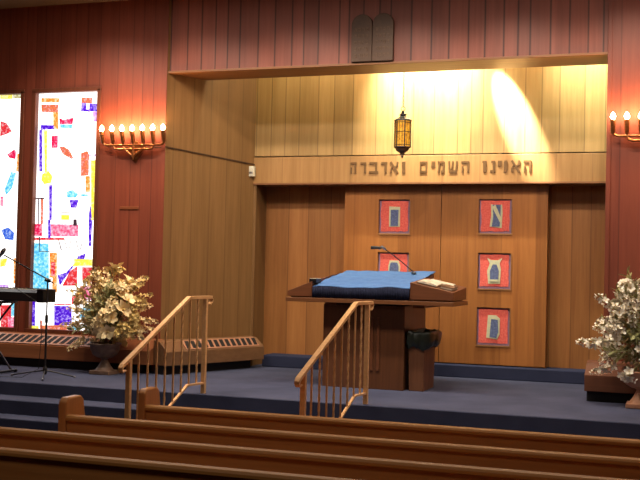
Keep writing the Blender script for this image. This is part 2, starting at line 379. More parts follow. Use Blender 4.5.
# front wall, left of the alcove, with two tall window openings
m = MB(); T = FY + .2
WZ0, WZ1 = .465, 3.83
m.box(-11, -6.56, FY, T, WZ1, ZC); m.box(-11, -6.56, FY, T, 0, WZ0)
m.box(-11, -9.9, FY, T, WZ0, WZ1); m.box(-8.83, -8.645, FY, T, WZ0, WZ1); m.box(-7.595, -6.56, FY, T, WZ0, WZ1)
struct('wall_front', m, M['red_wall'])
m = MB(); m.box(-.84, 3.2, FY, T, 0, ZC); struct('wall_front_right', m, M['red_wall'])
m = MB(); m.box(-6.56, -.84, FY+.03, FY+.6, 4.03, ZC); struct('wall_header', m, M['red_header'])
m = MB(); m.box(-6.56, -.84, FY+.005, FY+.6, 4.0, 4.03); struct('trim_1', m, M['soffit'], .004)
# alcove: splayed left wall, upper back wall with ledge board, deeper lower wall, ceiling
m = MB()
sl = lambda z0, z1: m.hexa([(-6.56, FY, z0), (-5.87, 14.05, z0), (-5.97, 14.12, z0), (-6.75, FY+.1, z0)],
                           [(-6.56, FY, z1), (-5.87, 14.05, z1), (-5.97, 14.12, z1), (-6.75, FY+.1, z1)])
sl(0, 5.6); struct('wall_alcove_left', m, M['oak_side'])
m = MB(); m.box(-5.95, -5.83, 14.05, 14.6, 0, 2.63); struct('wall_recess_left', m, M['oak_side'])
m = MB(); m.hexa([(-.84, FY+.2, 0), (-.74, FY+.2, 0), (-.32, 14.6, 0), (-.42, 14.6, 0)], [(-.84, FY+.2, 5.6), (-.74, FY+.2, 5.6), (-.32, 14.6, 5.6), (-.42, 14.6, 5.6)])
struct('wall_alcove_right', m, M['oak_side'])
m = MB(); m.box(-5.93, -.44, 14.055, 14.6, 3.03, 5.6); struct('wall_upper_back', m, M['oak'])
m = MB(); m.box(-5.90, -.44, 14.04, 14.6, 2.64, 3.012); struct('trim_2', m, M['oak_board'], .004)
m = MB(); m.box(-5.90, -.44, 14.03, 14.6, 2.615, 2.64); struct('trim_3', m, M['soffit'], .003)
m = MB(); m.box(-5.93, -.42, 14.46, 14.6, 0, 2.615); struct('wall_lower_back', m, M['oak_low'])
m = MB(); m.box(-6.9, -.3, FY+.4, 14.7, 5.55, 5.65); struct('ceiling_alcove', m, M['ceiling'])
m = MB(); m.box(-6.9, -.3, FY+.58, FY+.6, ZC, 5.6); struct('wall_alcove_front', m, M['oak'])
# thin seam that runs along the side wall and round its corner
m = MB(); m.hexa([(-6.562, FY-.004, 3.0), (-5.872, 14.04, 2.90), (-5.86, 14.04, 2.90), (-6.55, FY-.008, 3.0)],
                 [(-6.562, FY-.004, 3.018), (-5.872, 14.04, 2.918), (-5.86, 14.04, 2.918), (-6.55, FY-.008, 3.018)])
struct('trim_4', m, M['bronze'])
m = MB(); m.box(-7.2, -6.555, FY-.004, FY, 3.0, 3.014); struct('trim_5', m, M['bronze'])
m = MB(); m.box(-6.62, -6.56, FY-.012, FY+.02, .0, ZC); struct('trim_6', m, M['red_wall'], .003)
m = MB(); m.box(-.84, -.79, FY-.012, FY+.02, .0, ZC); struct('trim_7', m, M['red_wall'], .003)
# low carpeted step in front of the ark
m = MB(); m.box(-5.68, -.43, 14.05, 14.46, 0, .165); struct('trim_8', m, M['carpet_shaded'], .012)

# ------------------------------------------------------------------ stained glass windows
def window(name, x0, x1, pieces):
    fr = MB(); y0, y1 = FY-.015, FY+.12
    for a, b, c, d in ((x0-.03, x0+.035, WZ0, WZ1), (x1-.03, x1+.03, WZ0, WZ1)): fr.box(a, b, y0, y1, c, d)
    fr.box(x0-.03, x1+.03, y0, y1, WZ1-.03, WZ1+.03); fr.box(x0-.03, x1+.03, y0-.02, y1, WZ0-.03, WZ0+.03)
    w = fr.build(name, M['window_frame'], None, .006); w['kind'] = 'structure'
    g = MB(); cols = ['clear'] + sorted({c for c, _ in pieces}); y = FY+.07
    g.box(x0, x1, y, y+.02, WZ0, WZ1, 0)
    for k, (c, poly) in enumerate(pieces):
        g.prism(poly, y-.004-.0004*(k % 9), y+.001, 'Y', cols.index(c))
    g.build('stained_glass_pane', [M['glass_'+c] for c in cols], w)
    return w
window('window_1', -9.9, -8.83, GLASS_LEFT)
window('window_2', -8.645, -7.595, GLASS_RIGHT)

# ------------------------------------------------------------------ radiator covers along the walls
def radiator(name, a, b, depth, label, slots, wood_mat, ends=True, plain_from=None):
    """a, b: floor points where the cover's back meets the wall, a to b with the room on the right hand side"""
    a = Vector((a[0], a[1], 0)); b = Vector((b[0], b[1], 0)); d = (b-a).normalized(); n = Vector((d.y, -d.x, 0)); L = (b-a).length
    t = thing(name, a, label, 'radiator cover', 'slatted radiator covers')
    P = lambda u, v, z: tuple(a + d*u + n*v + Vector((0, 0, z)))
    def run(mb, prof, u0, u1, mi=0):
        k = len(prof); mb.add([P(u0, v, z) for v, z in prof] + [P(u1, v, z) for v, z in prof],
               [tuple(range(k)), tuple(range(k, 2*k))[::-1]] + [(i, k+i, k+(i+1) % k, (i+1) % k) for i in range(k)], mi)
    m = MB(); run(m, [(0, .12), (depth, .12), (depth, .30), (.12, .42), (0, .44)], 0, L); part('cover', m, wood_mat, t, .004)
    m = MB(); run(m, [(0, 0), (depth-.10, 0), (depth-.10, .12), (0, .12)], .02, L-.17); part('kickboard', m, M['kick'], t)
    u0, u1 = slots
    if u1 > u0:
        q = lambda v, z, o: (v + o*.55, z + o)          # offset off the sloping top
        s0, s1 = (depth-.015, .309), (.125, .42)
        m = MB(); run(m, [q(*s0, .0), q(*s0, .012), q(*s1, .012), q(*s1, 0)], u0, u1)
        gr = part('grille', m, M['grille'], t)
        m = MB(); k = int((u1-u0)/.105)
        for i in range(k):
            c = u0 + .02 + i*.105
            e0 = (s0[0]*.88 + s1[0]*.12, s0[1]*.88 + s1[1]*.12); e1 = (s0[0]*.12 + s1[0]*.88, s0[1]*.12 + s1[1]*.88)
            vs_ = []
            for o in (.004, .0145):
                v0, z0 = q(*e0, o); v1, z1 = q(*e1, o)
                vs_ += [P(c, v0, z0), P(c+.066, v0, z0), P(c+.095, v1, z1), P(c+.029, v1, z1)]
            m.add(vs_, [(0, 1, 2, 3), (4, 7, 6, 5), (0, 4, 5, 1), (1, 5, 6, 2), (2, 6, 7, 3), (3, 7, 4, 0)])
        part('slot', m, M['slot'], t)['kind'] = 'stuff'
    return t
radiator('radiator_cover', (-10.95, FY-.03), (-6.50, FY-.03), .36, 'long slatted wooden radiator cover under the stained glass windows', (0.1, 3.62), M['rad'])
radiator('radiator_cover', (-6.50, FY-.30), (-5.83, 13.98), .27, 'shorter slatted radiator cover along the angled alcove wall behind the railing', (.35, 1.72), M['rad_side'])
radiator('radiator_cover', (-1.01, FY-.03), (3.15, FY-.03), .42, 'low wooden radiator cover jutting out beneath the right hand wall behind the flowers', (1.5, 1.2), M['rad_right'])

# ------------------------------------------------------------------ the ark: two doors with embroidered panels
def ark():
    x0, xm, x1, z0, z1, y = -4.53, -3.134, -1.69, .166, 2.615, 14.21
    t = thing('ark_cabinet', (xm, 14.45, z0), 'wide golden wood ark with two tall doors under the lettered ledge', 'cabinet')
    m = MB(); m.box(x0, x0+.03, y+.05, 14.435, z0, z1); m.box(x1-.03, x1, y+.05, 14.435, z0, z1); m.box(x0+.03, x1-.03, 14.30, 14.435, z0, z1)
    part('case', m, M['door_oak'], t)
    holes = {0: [(-4.03, -3.58, 1.94, 2.415), (-4.03, -3.58, 1.205, 1.675)], 1: [(-2.615, -2.17, 1.955, 2.42), (-2.615, -2.17, 1.205, 1.69), (-2.62, -2.17, .44, .95)]}
    for k, (a, b) in enumerate(((x0, xm-.004), (xm+.004, x1))):
        hs = holes[k]; hx0, hx1 = hs[0][0], hs[0][1]
        m = MB(); yy = y+.05
        m.box(a, hx0, y, yy, z0+.015, z1); m.box(hx1, b, y, yy, z0+.015, z1)
        edges = [z1] + [v for h in hs for v in (h[3], h[2])] + [z0+.015]
        for i in range(0, len(edges), 2): m.box(hx0, hx1, y, yy, edges[i+1], edges[i])
        m.box(a, b, yy, yy+.03, z0+.015, z1)
        d = part('door', m, M['door_oak'], t)
        for h in hs:
            f = MB(); f.box(h[0]-.004, h[1]+.012, y-.012, y+.02, h[2]-.018, h[2]); f.box(h[1], h[1]+.012, y-.008, y+.02, h[2], h[3])
            part('recess_trim', f, M['frame'], d)
    return holes, y
HOLES, AY = ark()
def tapestry(h, kind, label):
    x0, x1, z0, z1 = h; g = .006
    t = thing('embroidered_panel', ((x0+x1)/2, AY+.045, z0+.001), label, 'embroidered picture', 'red embroidered panels on the ark doors')
    m = MB(); m.box(x0+g, x1-g, AY+.03, AY+.048, z0+.001, z1-g); part('border', m, M['pic_edge'], t)
    w = x1-x0; hh = z1-z0
    # red field with a ragged edge
    m = MB(); pts = []
    for s_, e_ in (((x0+.03, z0+.03), (x1-.03, z0+.03)), ((x1-.03, z0+.03), (x1-.03, z1-.02)), ((x1-.03, z1-.02), (x0+.03, z1-.02)), ((x0+.03, z1-.02), (x0+.03, z0+.03))):
        for i in range(8): pts.append((s_[0]+(e_[0]-s_[0])*i/8 + random.uniform(-.006, .006), s_[1]+(e_[1]-s_[1])*i/8 + random.uniform(-.006, .006)))
    m.prism(pts, AY+.024, AY+.031, 'Y'); part('field', m, M['pic_red'], t)
    U = lambda u, v: (x0 + w*u, z0 + hh*v)
    body = {'straight': ([(.33, .2), (.68, .2), (.68, .78), (.33, .8)], [(.38, .22), (.62, .22), (.63, .7), (.38, .7)]),
            'sash': ([(.33, .2), (.7, .16), (.72, .6), (.7, .86), (.62, .8), (.36, .86), (.38, .55)], [(.4, .2), (.64, .2), (.66, .5), (.66, .84), (.42, .84), (.44, .5)]),
            'horned': ([(.32, .14), (.68, .14), (.7, .55), (.66, .72), (.74, .86), (.6, .8), (.4, .8), (.28, .86), (.36, .7), (.28, .5)], [(.38, .22), (.62, .22), (.64, .5), (.57, .68), (.45, .68), (.37, .5)]),
            'arched': ([(.3, .2), (.62, .16), (.7, .3), (.7, .72), (.58, .8), (.34, .8)], [(.4, .22), (.6, .2), (.66, .36), (.64, .68), (.44, .7)]),
            'jar': ([(.34, .02), (.7, .02), (.72, .6), (.66, .76), (.38, .76), (.34, .6)], [(.38, .04), (.66, .04), (.67, .58), (.62, .7), (.42, .7), (.38, .58)])}[kind]
    m = MB(); m.prism([U(*p) for p in body[0]], AY+.017, AY+.025, 'Y'); part('figure_outline', m, M['pic_pale'], t)
    m = MB(); m.prism([U(*p) for p in body[1]], AY+.012, AY+.018, 'Y'); part('figure', m, M['pic_blue'], t)
    if kind == 'sash':
        m = MB(); m.prism([U(.4, .78), U(.5, .84), U(.68, .45), U(.66, .3)], AY+.008, AY+.013, 'Y'); part('sash', m, M['pic_pale'], t)
    if kind == 'horned':
        m = MB(); m.prism([U(.36, .26), U(.64, .26), U(.64, .2), U(.36, .2)], AY+.008, AY+.013, 'Y'); part('band', m, M['pic_pale'], t)
tapestry(HOLES[0][0], 'straight', 'red embroidered panel with upright slate blue scroll at top of left ark door')
tapestry(HOLES[0][1], 'jar', 'red embroidered panel with grey figure on left ark door just above the blue cloth')
tapestry(HOLES[1][0], 'sash', 'red embroidered panel whose blue figure has a pale diagonal sash')
tapestry(HOLES[1][1], 'horned', 'red embroidered panel with blue figure topped by two pale points')
tapestry(HOLES[1][2], 'arched', 'lowest red embroidered panel near the foot of the right ark door')

# ------------------------------------------------------------------ Hebrew lettering
GLYPH = {  # strokes in a unit cell: x0, z0, x1, z1, thickness
 'he': [(0, .9, 1, .9, .2), (.86, 1, .86, 0, .2), (.16, .55, .16, 0, .17)],
 'resh': [(0, .9, 1, .9, .2), (.84, 1, .84, 0, .22)],
 'bet': [(0, .9, .9, .9, .2), (.8, 1, .8, 0, .2), (-.02, .1, 1.05, .1, .2)],
 'dalet': [(0, .9, 1.02, .9, .2), (.78, .9, .78, 0, .24)],
 'alef': [(.08, 1, .94, 0, .24), (.9, 1, .86, .62, .2), (.86, .66, .62, .5, .14), (.16, 0, .12, .36, .22), (.12, .36, .34, .62, .14)],
 'vav': [(.1, .9, .9, .9, .2), (.66, 1, .66, 0, .34)],
 'final_mem': [(0, .9, 1, .9, .2), (.12, 1, .12, 0, .18), (.88, 1, .88, 0, .18), (.05, .1, .95, .1, .2)],
 'yod': [(.1, .9, .9, .9, .2), (.66, 1, .6, .5, .4)],
 'mem': [(.2, .9, .92, .9, .2), (.86, .95, .86, .05, .2), (.45, .1, .95, .1, .2), (.26, .85, .08, 0, .18), (.0, 1, .3, .75, .14)],
 'shin': [(.1, 1, .16, .1, .17), (.5, 1, .42, .35, .16), (.42, .4, .2, .12, .12), (.92, 1, .84, .1, .17), (.1, .1, .9, .1, .2)],
 'nun': [(.2, .9, .85, .9, .2), (.74, 1, .74, 0, .24), (0, .1, .85, .1, .2)],
 'zayin': [(0, .9, 1, .9, .2), (.5, .9, .45, 0, .36)]}
def glyph(mb, name, x0, x1, z0, z1, y0, y1):
    w, h = x1-x0, z1-z0
    for k, (a, b, c, d, t) in enumerate(GLYPH[name]):
        p = Vector((x0+a*w, z0+b*h)); q = Vector((x0+c*w, z0+d*h)); e = (q-p).normalized(); n = Vector((-e.y, e.x))*(t*h/2*(1 if abs(e.x) > .6 else .8))
        mb.prism([tuple(p-n), tuple(q-n), tuple(q+n), tuple(p+n)], y0-.0006*k, y1, 'Y')
ins = thing('hebrew_inscription', (-3.15, 14.04, 2.765), 'row of dark Hebrew letters mounted on the golden ledge board', 'lettering')
for g_, a, b in LETTERS:
    m = MB(); glyph(m, g_, a+.006, b-.006, 2.768, 2.925, 14.03, 14.0395); part('letter', m, M['letter'], ins)

# tablets of the law on the header panel
tb = thing('stone_tablets', (-3.70, FY+.03, 4.04), 'dark bronze pair of round topped tablets mounted above the alcove', 'plaque')
for k, (a, b) in enumerate(((-3.975, -3.70), (-3.70, -3.425))):
    cx, r = (a+b)/2, (b-a)/2; zt = 4.50
    poly = [(a+.002, 4.035), (b-.002, 4.035)] + [(cx + (r-.002)*math.cos(i*PI/16), zt + r*math.sin(i*PI/16)) for i in range(17)]
    m = MB(); m.prism(poly, FY-.03, FY+.03, 'Y'); sl_ = part('tablet', m, M['bronze'], tb, .006)
    m = MB(); names = ['alef', 'he', 'bet', 'yod', 'resh', 'shin', 'mem', 'vav', 'dalet', 'nun']
    for row in range(5):
        for col in range(4):
            gx = a + .045 + col*.05; gz = 4.42 - row*.082
            glyph(m, names[(row*3 + col*2 + k*5) % 10], gx, gx+.034, gz, gz+.042, FY-.036, FY-.029)
    part('relief_text_pattern', m, M['bronze_hi'], sl_)

# ------------------------------------------------------------------ hanging lantern
def lantern(x, y):
    t = thing('hanging_lantern', (x, y, 5.55), 'ornate metal lantern with amber glass hanging on a long chain', 'lantern')
    ztop = 3.40
    m = MB(); z = 5.55; k = 0
    while z > ztop + .17:
        dx, dy = ((.010, 0), (0, .010))[k % 2]
        m.tube([(x+dx, y+dy, z), (x-dx, y-dy, z-.004), (x-dx, y-dy, z-.028), (x+dx, y+dy, z-.032), (x+dx, y+dy, z)], .0028, 4); z -= .028; k += 1
    part('chain', m, M['bronze'], t)['kind'] = 'stuff'
    m = MB(); m.tube([(x+.028*math.cos(a), y, z+.0-.02+.028*math.sin(a)) for a in [2*PI*i/12 for i in range(13)]], .005, 6); part('ring', m, M['dark_metal'], t)
    m = MB(); zt = z-.045
    m.lathe([(.008, zt), (.022, zt-.01), (.018, zt-.03), (.045, zt-.045), (.05, zt-.06), (.038, zt-.065), (.07, zt-.095), (.116, zt-.12), (.12, zt-.135), (.09, zt-.14)], (x, y, 0), 6, smooth=False)
    part('crown', m, M['dark_metal'], t)
    zb = 3.045; m = MB(); m.lathe([(.098, zt-.138), (.102, zb)], (x, y, 0), 6, smooth=False); part('glass', m, M['amber'], t)
    m = MB()
    for i in range(6):
        a = 2*PI*i/6; px, py = x+.106*math.cos(a), y+.106*math.sin(a)
        m.tube([(px, py, zt-.13), (px, py, zb-.01)], .009, 6)
        b = a + PI/6; qx, qy = x+.098*math.cos(b), y+.098*math.sin(b)
        tx, ty = -math.sin(b), math.cos(b)
        for o in (-.02, .02): m.tube([(qx+tx*o, qy+ty*o, zt-.14), (qx+tx*o, qy+ty*o, zb)], .003, 4)
    for zz in (zb+.02, zb+.19, zt-.16):
        m.tube([(x+.106*math.cos(2*PI*i/6), y+.106*math.sin(2*PI*i/6), zz) for i in range(7)], .005, 5)
    part('cage', m, M['bronze'], t)
    m = MB(); m.lathe([(.112, zb), (.118, zb-.012), (.095, zb-.025), (.08, zb-.055), (.035, zb-.085), (.03, zb-.10), (.012, zb-.11), (.018, zb-.13), (.004, zb-.155)], (x, y, 0), 6, smooth=False)
    part('base', m, M['bronze'], t)
lantern(-3.47, 13.3)

# ------------------------------------------------------------------ seven-armed wall sconces
def sconce(cx, label, power):
    y = FY-.085; yb = FY-.135; zc = 3.20; sp = .154
    t = thing('menorah_sconce', (cx, FY, 2.85), label, 'wall lamp', 'seven armed brass wall lamps')
    m = MB()
    m.prism([(cx-.13, 3.0), (cx, 2.80), (cx+.13, 3.0), (cx, 3.10)], FY-.02, FY, 'Y'); part('wall_plate', m, M['brass_dark'], t, .004)
    m = MB(); m.tube([(cx, FY-.02, 2.93), (cx, y, 2.93)], .018); m.tube([(cx, y, 2.83), (cx, y, 2.90), (cx, y, zc-.13)], [.008, .026, .018]); part('stem', m, M['brass_dark'], t)
    for k, (w, zb) in enumerate(((3*sp, 3.03), (2*sp, 2.975), (sp, 2.90))):
        pts = [(cx-w, y, zc-.12)]
        if k < 2:
            pts += [(cx-w+.004, y, zb+.05), (cx-w+.018, y, zb+.015), (cx-w+.06, y, zb), (cx+w-.06, y, zb), (cx+w-.018, y, zb+.015), (cx+w-.004, y, zb+.05)]
        else:
            pts += [(cx-w, y, 3.0), (cx-w*.6, y, 2.945), (cx, y, 2.875), (cx+w*.6, y, 2.945), (cx+w, y, 3.0)]
        pts += [(cx+w, y, zc-.12)]
        m = MB(); m.tube(pts, .0165, 8); part('arm', m, M['brass_dark'], t)
    for k in range(-3, 4):
        x = cx + k*sp
        m = MB(); m.tube([(x, y, zc-.15), (x, y-.01, zc-.11), (x, yb, zc), (x, yb, zc+.012)], [.018, .028, .032, .034], 12)
        c = part('candle_cup', m, M['brass_dark'], t)
        m = MB(); m.lathe([(.012, zc+.012), (.026, zc+.03), (.032, zc+.05), (.020, zc+.08), (.001, zc+.105)], (x, yb, 0), 12); part('bulb', m, M['bulb'], c)
        l = bpy.data.lights.new('sconce_bulb_light', 'POINT'); l.energy = power; l.color = (1, .50, .22); l.shadow_soft_size = .015
        o = bpy.data.objects.new('sconce_bulb_light', l); C.objects.link(o); o.location = (x, yb-.055, zc+.08)
sconce(-7.0, 'seven armed brass wall lamp between the stained glass and the alcove', 9)
sconce(-.30, 'seven armed brass wall lamp on the right hand wall, cut by the frame edge', 9)
m = MB(); m.box(-7.22, -6.94, FY-.012, FY, 2.165, 2.205); tag(m.build('wall_plaque', M['mahogany'], None, .003), 'small narrow wooden plaque on the red wall below the left lamp', 'plaque')
t = thing('wall_sensor', (-5.86, 14.03, 2.73), 'small white sensor box at the left end of the ledge board', 'sensor')
m = MB(); m.box(-5.92, -5.84, 13.955, 14.03, 2.73, 2.88); part('housing', m, M['white'], t, .01)
m = MB(); m.box(-5.905, -5.855, 13.95, 13.956, 2.77, 2.80); part('lens', m, M['steel'], t)
# ------------------------------------------------------------------ reading table
def reading_table():
    X0, X1, Y0, Y1 = -4.54, -2.47, 11.95, 13.35
    t = thing('reading_table', (-3.6, 12.7, 0), 'large dark wood reading table with sloping end wings in front of the ark', 'table')
    m = MB(); m.box(-4.105, -3.09, 12.12, 13.2, 0, 1.0); part('base', m, M['dark_oak'], t, .004)
    for x in (-3.49, -3.41):
        m = MB(); m.box(x-.018, x+.018, 12.108, 12.122, .22, .86); part('fluted_strip', m, M['wing'], t, .003)
    for a, b in ((-4.07, -3.93), (-2.98, -2.84)):
        m = MB(); m.box(a, b, 12.06, 13.2, .985, 1.02); part('cleat', m, M['slab'], t, .003)
    m = MB(); m.prism([(X0, Y0), (X1, Y0), (X1, 12.8), (-2.95, 13.3), (X0, 13.3)], 1.02, 1.07, 'Z'); part('slab', m, M['slab'], t, .005)
    m = MB(); yb = 13.30
    m.hexa([(-4.18, 11.98, 1.072), (-3.01, 11.98, 1.072), (-3.01, yb, 1.072), (-4.18, yb, 1.072)], [(-4.18, 11.98, 1.19), (-3.01, 11.98, 1.20), (-3.01, yb, 1.39), (-4.18, yb, 1.38)])
    part('sloping_desk', m, M['dark_oak'], t, .004)
    m = MB(); m.hexa([(-4.53, 11.985, 1.085), (-4.215, 11.985, 1.085), (-4.215, 13.1, 1.085), (-4.53, 13.1, 1.085)],
                     [(-4.53, 11.985, 1.145), (-4.215, 11.985, 1.27), (-4.215, 13.1, 1.38), (-4.53, 13.1, 1.24)])
    m.box(-4.5, -4.23, 12.02, 13.05, 1.07, 1.085); part('wing', m, M['wing'], t, .004)
    m = MB(); m.hexa([(-2.995, 11.97, 1.085), (-2.48, 11.97, 1.085), (-2.48, 12.75, 1.085), (-2.995, 12.75, 1.085)],
                     [(-2.995, 11.97, 1.285), (-2.48, 11.97, 1.18), (-2.48, 12.75, 1.235), (-2.995, 12.75, 1.34)])
    m.box(-2.96, -2.52, 12.0, 12.72, 1.07, 1.085)
    part('wing', m, M['wing'], t, .004)
    return t
reading_table()
# cloth: gently rumpled top with a straight dark front fall
def cloth():
    nx, ny = 40, 34; x0, x1, y0, y1 = -4.20, -2.998, 11.962, 13.33
    random.seed(3); ph = [random.uniform(0, 6) for _ in range(6)]
    def zt(x, y):
        s = (y-y0)/(y1-y0); u = (x-x0)/(x1-x0)
        return 1.204 + .01*u + .197*s + .005*math.sin(9*x+ph[0]+3*y) + .004*math.sin(17*x-5*y+ph[1]) + .003*math.sin(23*y+ph[2]+4*x) + .01*math.exp(-((u-.06)/.05)**2)
    root = thing('table_cloth', (-3.6, 12.6, 1.2), 'bright blue cloth with dark navy front edge covering the reading table', 'cloth')
    V = []; F = []
    for j in range(ny+1):
        for i in range(nx+1):
            x = x0+(x1-x0)*i/nx; y = y0+(y1-y0)*j/ny; V.append((x, y, zt(x, y)))
    for j in range(ny):
        for i in range(nx): a = j*(nx+1)+i; F.append((a, a+1, a+nx+2, a+nx+1))
    m = MB(); m.add(V, F, 0, True); top = part('top', m, M['cloth'], root)
    sd = top.modifiers.new('thickness', 'SOLIDIFY'); sd.thickness = .008; sd.offset = 1
    m = MB(); pts = []
    for i in range(nx+1):
        x = x0+(x1-x0)*i/nx; yy = y0-.003+.004*math.sin(21*x); pts.append(((x, yy, 1.079), (x, yy-.001, zt(x, y0)+.001)))
    for i in range(nx): m.add([pts[i][0], pts[i+1][0], pts[i+1][1], pts[i][1]], [(0, 1, 2, 3)], 0, True)
    o = part('front_fall', m, M['navy_cloth'], root); sd = o.modifiers.new('thickness', 'SOLIDIFY'); sd.thickness = .006; sd.offset = 0
    m = MB()
    for xx in (x0-.001, ):
        for j in range(ny):
            ya, yb = y0+(y1-y0)*j/ny, y0+(y1-y0)*(j+1)/ny
            m.add([(xx, ya, 1.1), (xx, yb, 1.1), (xx, yb, zt(x0, yb)), (xx, ya, zt(x0, ya))], [(0, 1, 2, 3)], 0, True)
    o = part('side_fall', m, M['navy_cloth'], root); sd = o.modifiers.new('thickness', 'SOLIDIFY'); sd.thickness = .006; sd.offset = 0
cloth()
def book(x, y, z, w, d, tilt, rotz, label, mat, open_=False, slope=0, thick=.03):
    t = thing('book' if open_ is not None else 'paper_stack', (x, y, z), label, 'book' if open_ is not None else 'papers', 'books and papers on the right wing')
    t.rotation_euler = (slope, tilt, rotz)
    if open_ is None:
        m = MB(); m.box(-w/2, w/2, -d/2, d/2, 0, .012); m.build('sheets', M['paper'], t); return
    if open_:
        m = MB(); m.box(-w/2, w/2, -d/2, d/2, 0, .006); m.build('cover', mat, t)
        for s in (-1, 1):
            m = MB(); a, b = sorted((s*.004, s*(w/2-.01)))
            prof = [(s*.004, .006), (s*.004, .02), (s*w*.12, .032), (s*w*.3, .028), (s*(w/2-.01), .016), (s*(w/2-.01), .006)]
            m.prism(prof, -d/2+.008, d/2-.008, 'Y'); m.build('page_block', M['paper'], t)
    else:
        m = MB(); m.box(-w/2, w/2, -d/2, d/2, 0, .004); m.box(-w/2, w/2, -d/2, d/2, thick-.004, thick); m.box(-w/2, -w/2+.004, -d/2, d/2, .004, thick-.004); m.build('cover', mat, t)
        m = MB(); m.box(-w/2+.005, w/2-.004, -d/2+.004, d/2-.004, .0045, thick-.0045); m.build('page_block', M['paper'], t)
TL = math.atan(.105/.515); SL = math.atan(.07/.98)
wz = lambda x, y: 1.285 - (x+2.995)*.105/.515 + (y-11.97)*.07 + .006
for (x, y, w, d, rz, lab, mt, op) in ((-2.82, 12.22, .25, .34, .05, 'open book with pale pages at the front of the right wing, next to the cloth', M['book'], True),
      (-2.58, 12.18, .15, .24, -.06, 'closed brown book at the low outer edge of the right wing', M['book'], False),
      (-2.74, 12.55, .30, .26, .1, 'loose pale papers at the back of the right wing', None, None)):
    book(x, y, wz(x, y), w, d, TL, rz, lab, mt, op, SL)
t = thing('remote_box', (-4.15, 12.35, 1.285), 'small grey box with pale top lying at the left edge of the blue cloth', 'box')
m = MB(); m.box(-4.26, -4.17, 12.0, 12.2, 1.25, 1.30); part('body', m, M['dark_metal'], t, .006)
m = MB(); m.box(-4.255, -4.175, 12.01, 12.19, 1.30, 1.306); part('lid', m, M['paper'], t)
# gooseneck microphone on the table
t = thing('desk_microphone', (-3.22, 13.05, 1.39), 'black gooseneck microphone bending over the blue cloth', 'microphone')
m = MB(); m.lathe([(.03, 1.385), (.033, 1.39), (.03, 1.402), (.012, 1.408)], (-3.22, 13.05, 0), 16); part('base', m, M['black'], t)
neck = [(-3.22, 13.05, 1.405), (-3.30, 12.95, 1.49), (-3.40, 12.82, 1.59), (-3.48, 12.70, 1.665), (-3.52, 12.65, 1.70)]
m = MB(); m.tube(neck, .007, 8); part('gooseneck', m, M['black'], t)
m = MB(); m.tube([(-3.49, 12.66, 1.685), (-3.53, 12.63, 1.715), (-3.57, 12.62, 1.685)], .017, 8); part('swivel', m, M['steel'], t)
m = MB(); m.tube([(-3.53, 12.62, 1.70), (-3.60, 12.60, 1.702), (-3.66, 12.59, 1.70)], [.014, .02, .022], 10); part('capsule', m, M['black'], t)

# ------------------------------------------------------------------ waste bin
def bin_():
    x0, x1, y0, y1 = -3.045, -2.845, 12.15, 12.72
    t = thing('waste_bin', ((x0+x1)/2, 12.43, 0), 'tall brown waste bin with a dark bag beside the reading table', 'bin')
    m = MB(); c = .012
    m.hexa([(x0+c, y0+c, 0), (x1-c, y0+c, 0), (x1-c, y1-c, 0), (x0+c, y1-c, 0)], [(x0, y0, .62), (x1, y0, .62), (x1, y1, .62), (x0, y1, .62)]); part('body', m, M['bin'], t, .006)
    random.seed(5); V = []; F = []; n = 44; rings = [(.50, .008), (.54, .02), (.60, .024), (.67, .024), (.71, .012), (.695, -.03), (.64, -.05), (.56, -.06)]
    cx, cy, hx, hy = (x0+x1)/2, (y0+y1)/2, (x1-x0)/2, (y1-y0)/2
    for ri, (z, o) in enumerate(rings):
        for k in range(n):
            a = 2*PI*k/n; ca, sa = math.cos(a), math.sin(a); q = max(abs(ca), abs(sa)); px, py = ca/q, sa/q
            j = random.uniform(-1, 1)*(.024 if ri < 5 else .008) + .010*math.sin(7*a+ri)
            bulge = .05*max(0, math.cos(a+.2))*(1 if 0 < ri < 5 else 0)
            zz = z + random.uniform(-1, 1)*.012 + (.02*math.sin(3*a+1) if ri == 0 else 0)
            V.append((cx + px*(hx+o+max(j, -.004 if ri < 5 else j)+bulge), cy + py*(hy+o+max(j, -.004 if ri < 5 else j)), zz))
    for i in range(len(rings)-1):
        for k in range(n): F.append((i*n+k, i*n+(k+1) % n, (i+1)*n+(k+1) % n, (i+1)*n+k))
    F.append(tuple(range((len(rings)-1)*n, len(rings)*n)))
    m = MB(); m.add(V, F, 0, True); part('bin_bag', m, M['bag'], t)
    p = MB(); p.hexa([(x0+.02, y0+.05, .66), (x1-.04, y0+.03, .69), (x1-.05, y0+.28, .74), (x0+.03, y0+.3, .70)], [(x0+.02, y0+.05, .664), (x1-.04, y0+.03, .694), (x1-.05, y0+.28, .744), (x0+.03, y0+.3, .704)])
    tag(p.build('crumpled_paper', M['paper']), 'white sheet of paper lying in the top of the waste bin', 'paper')
bin_()

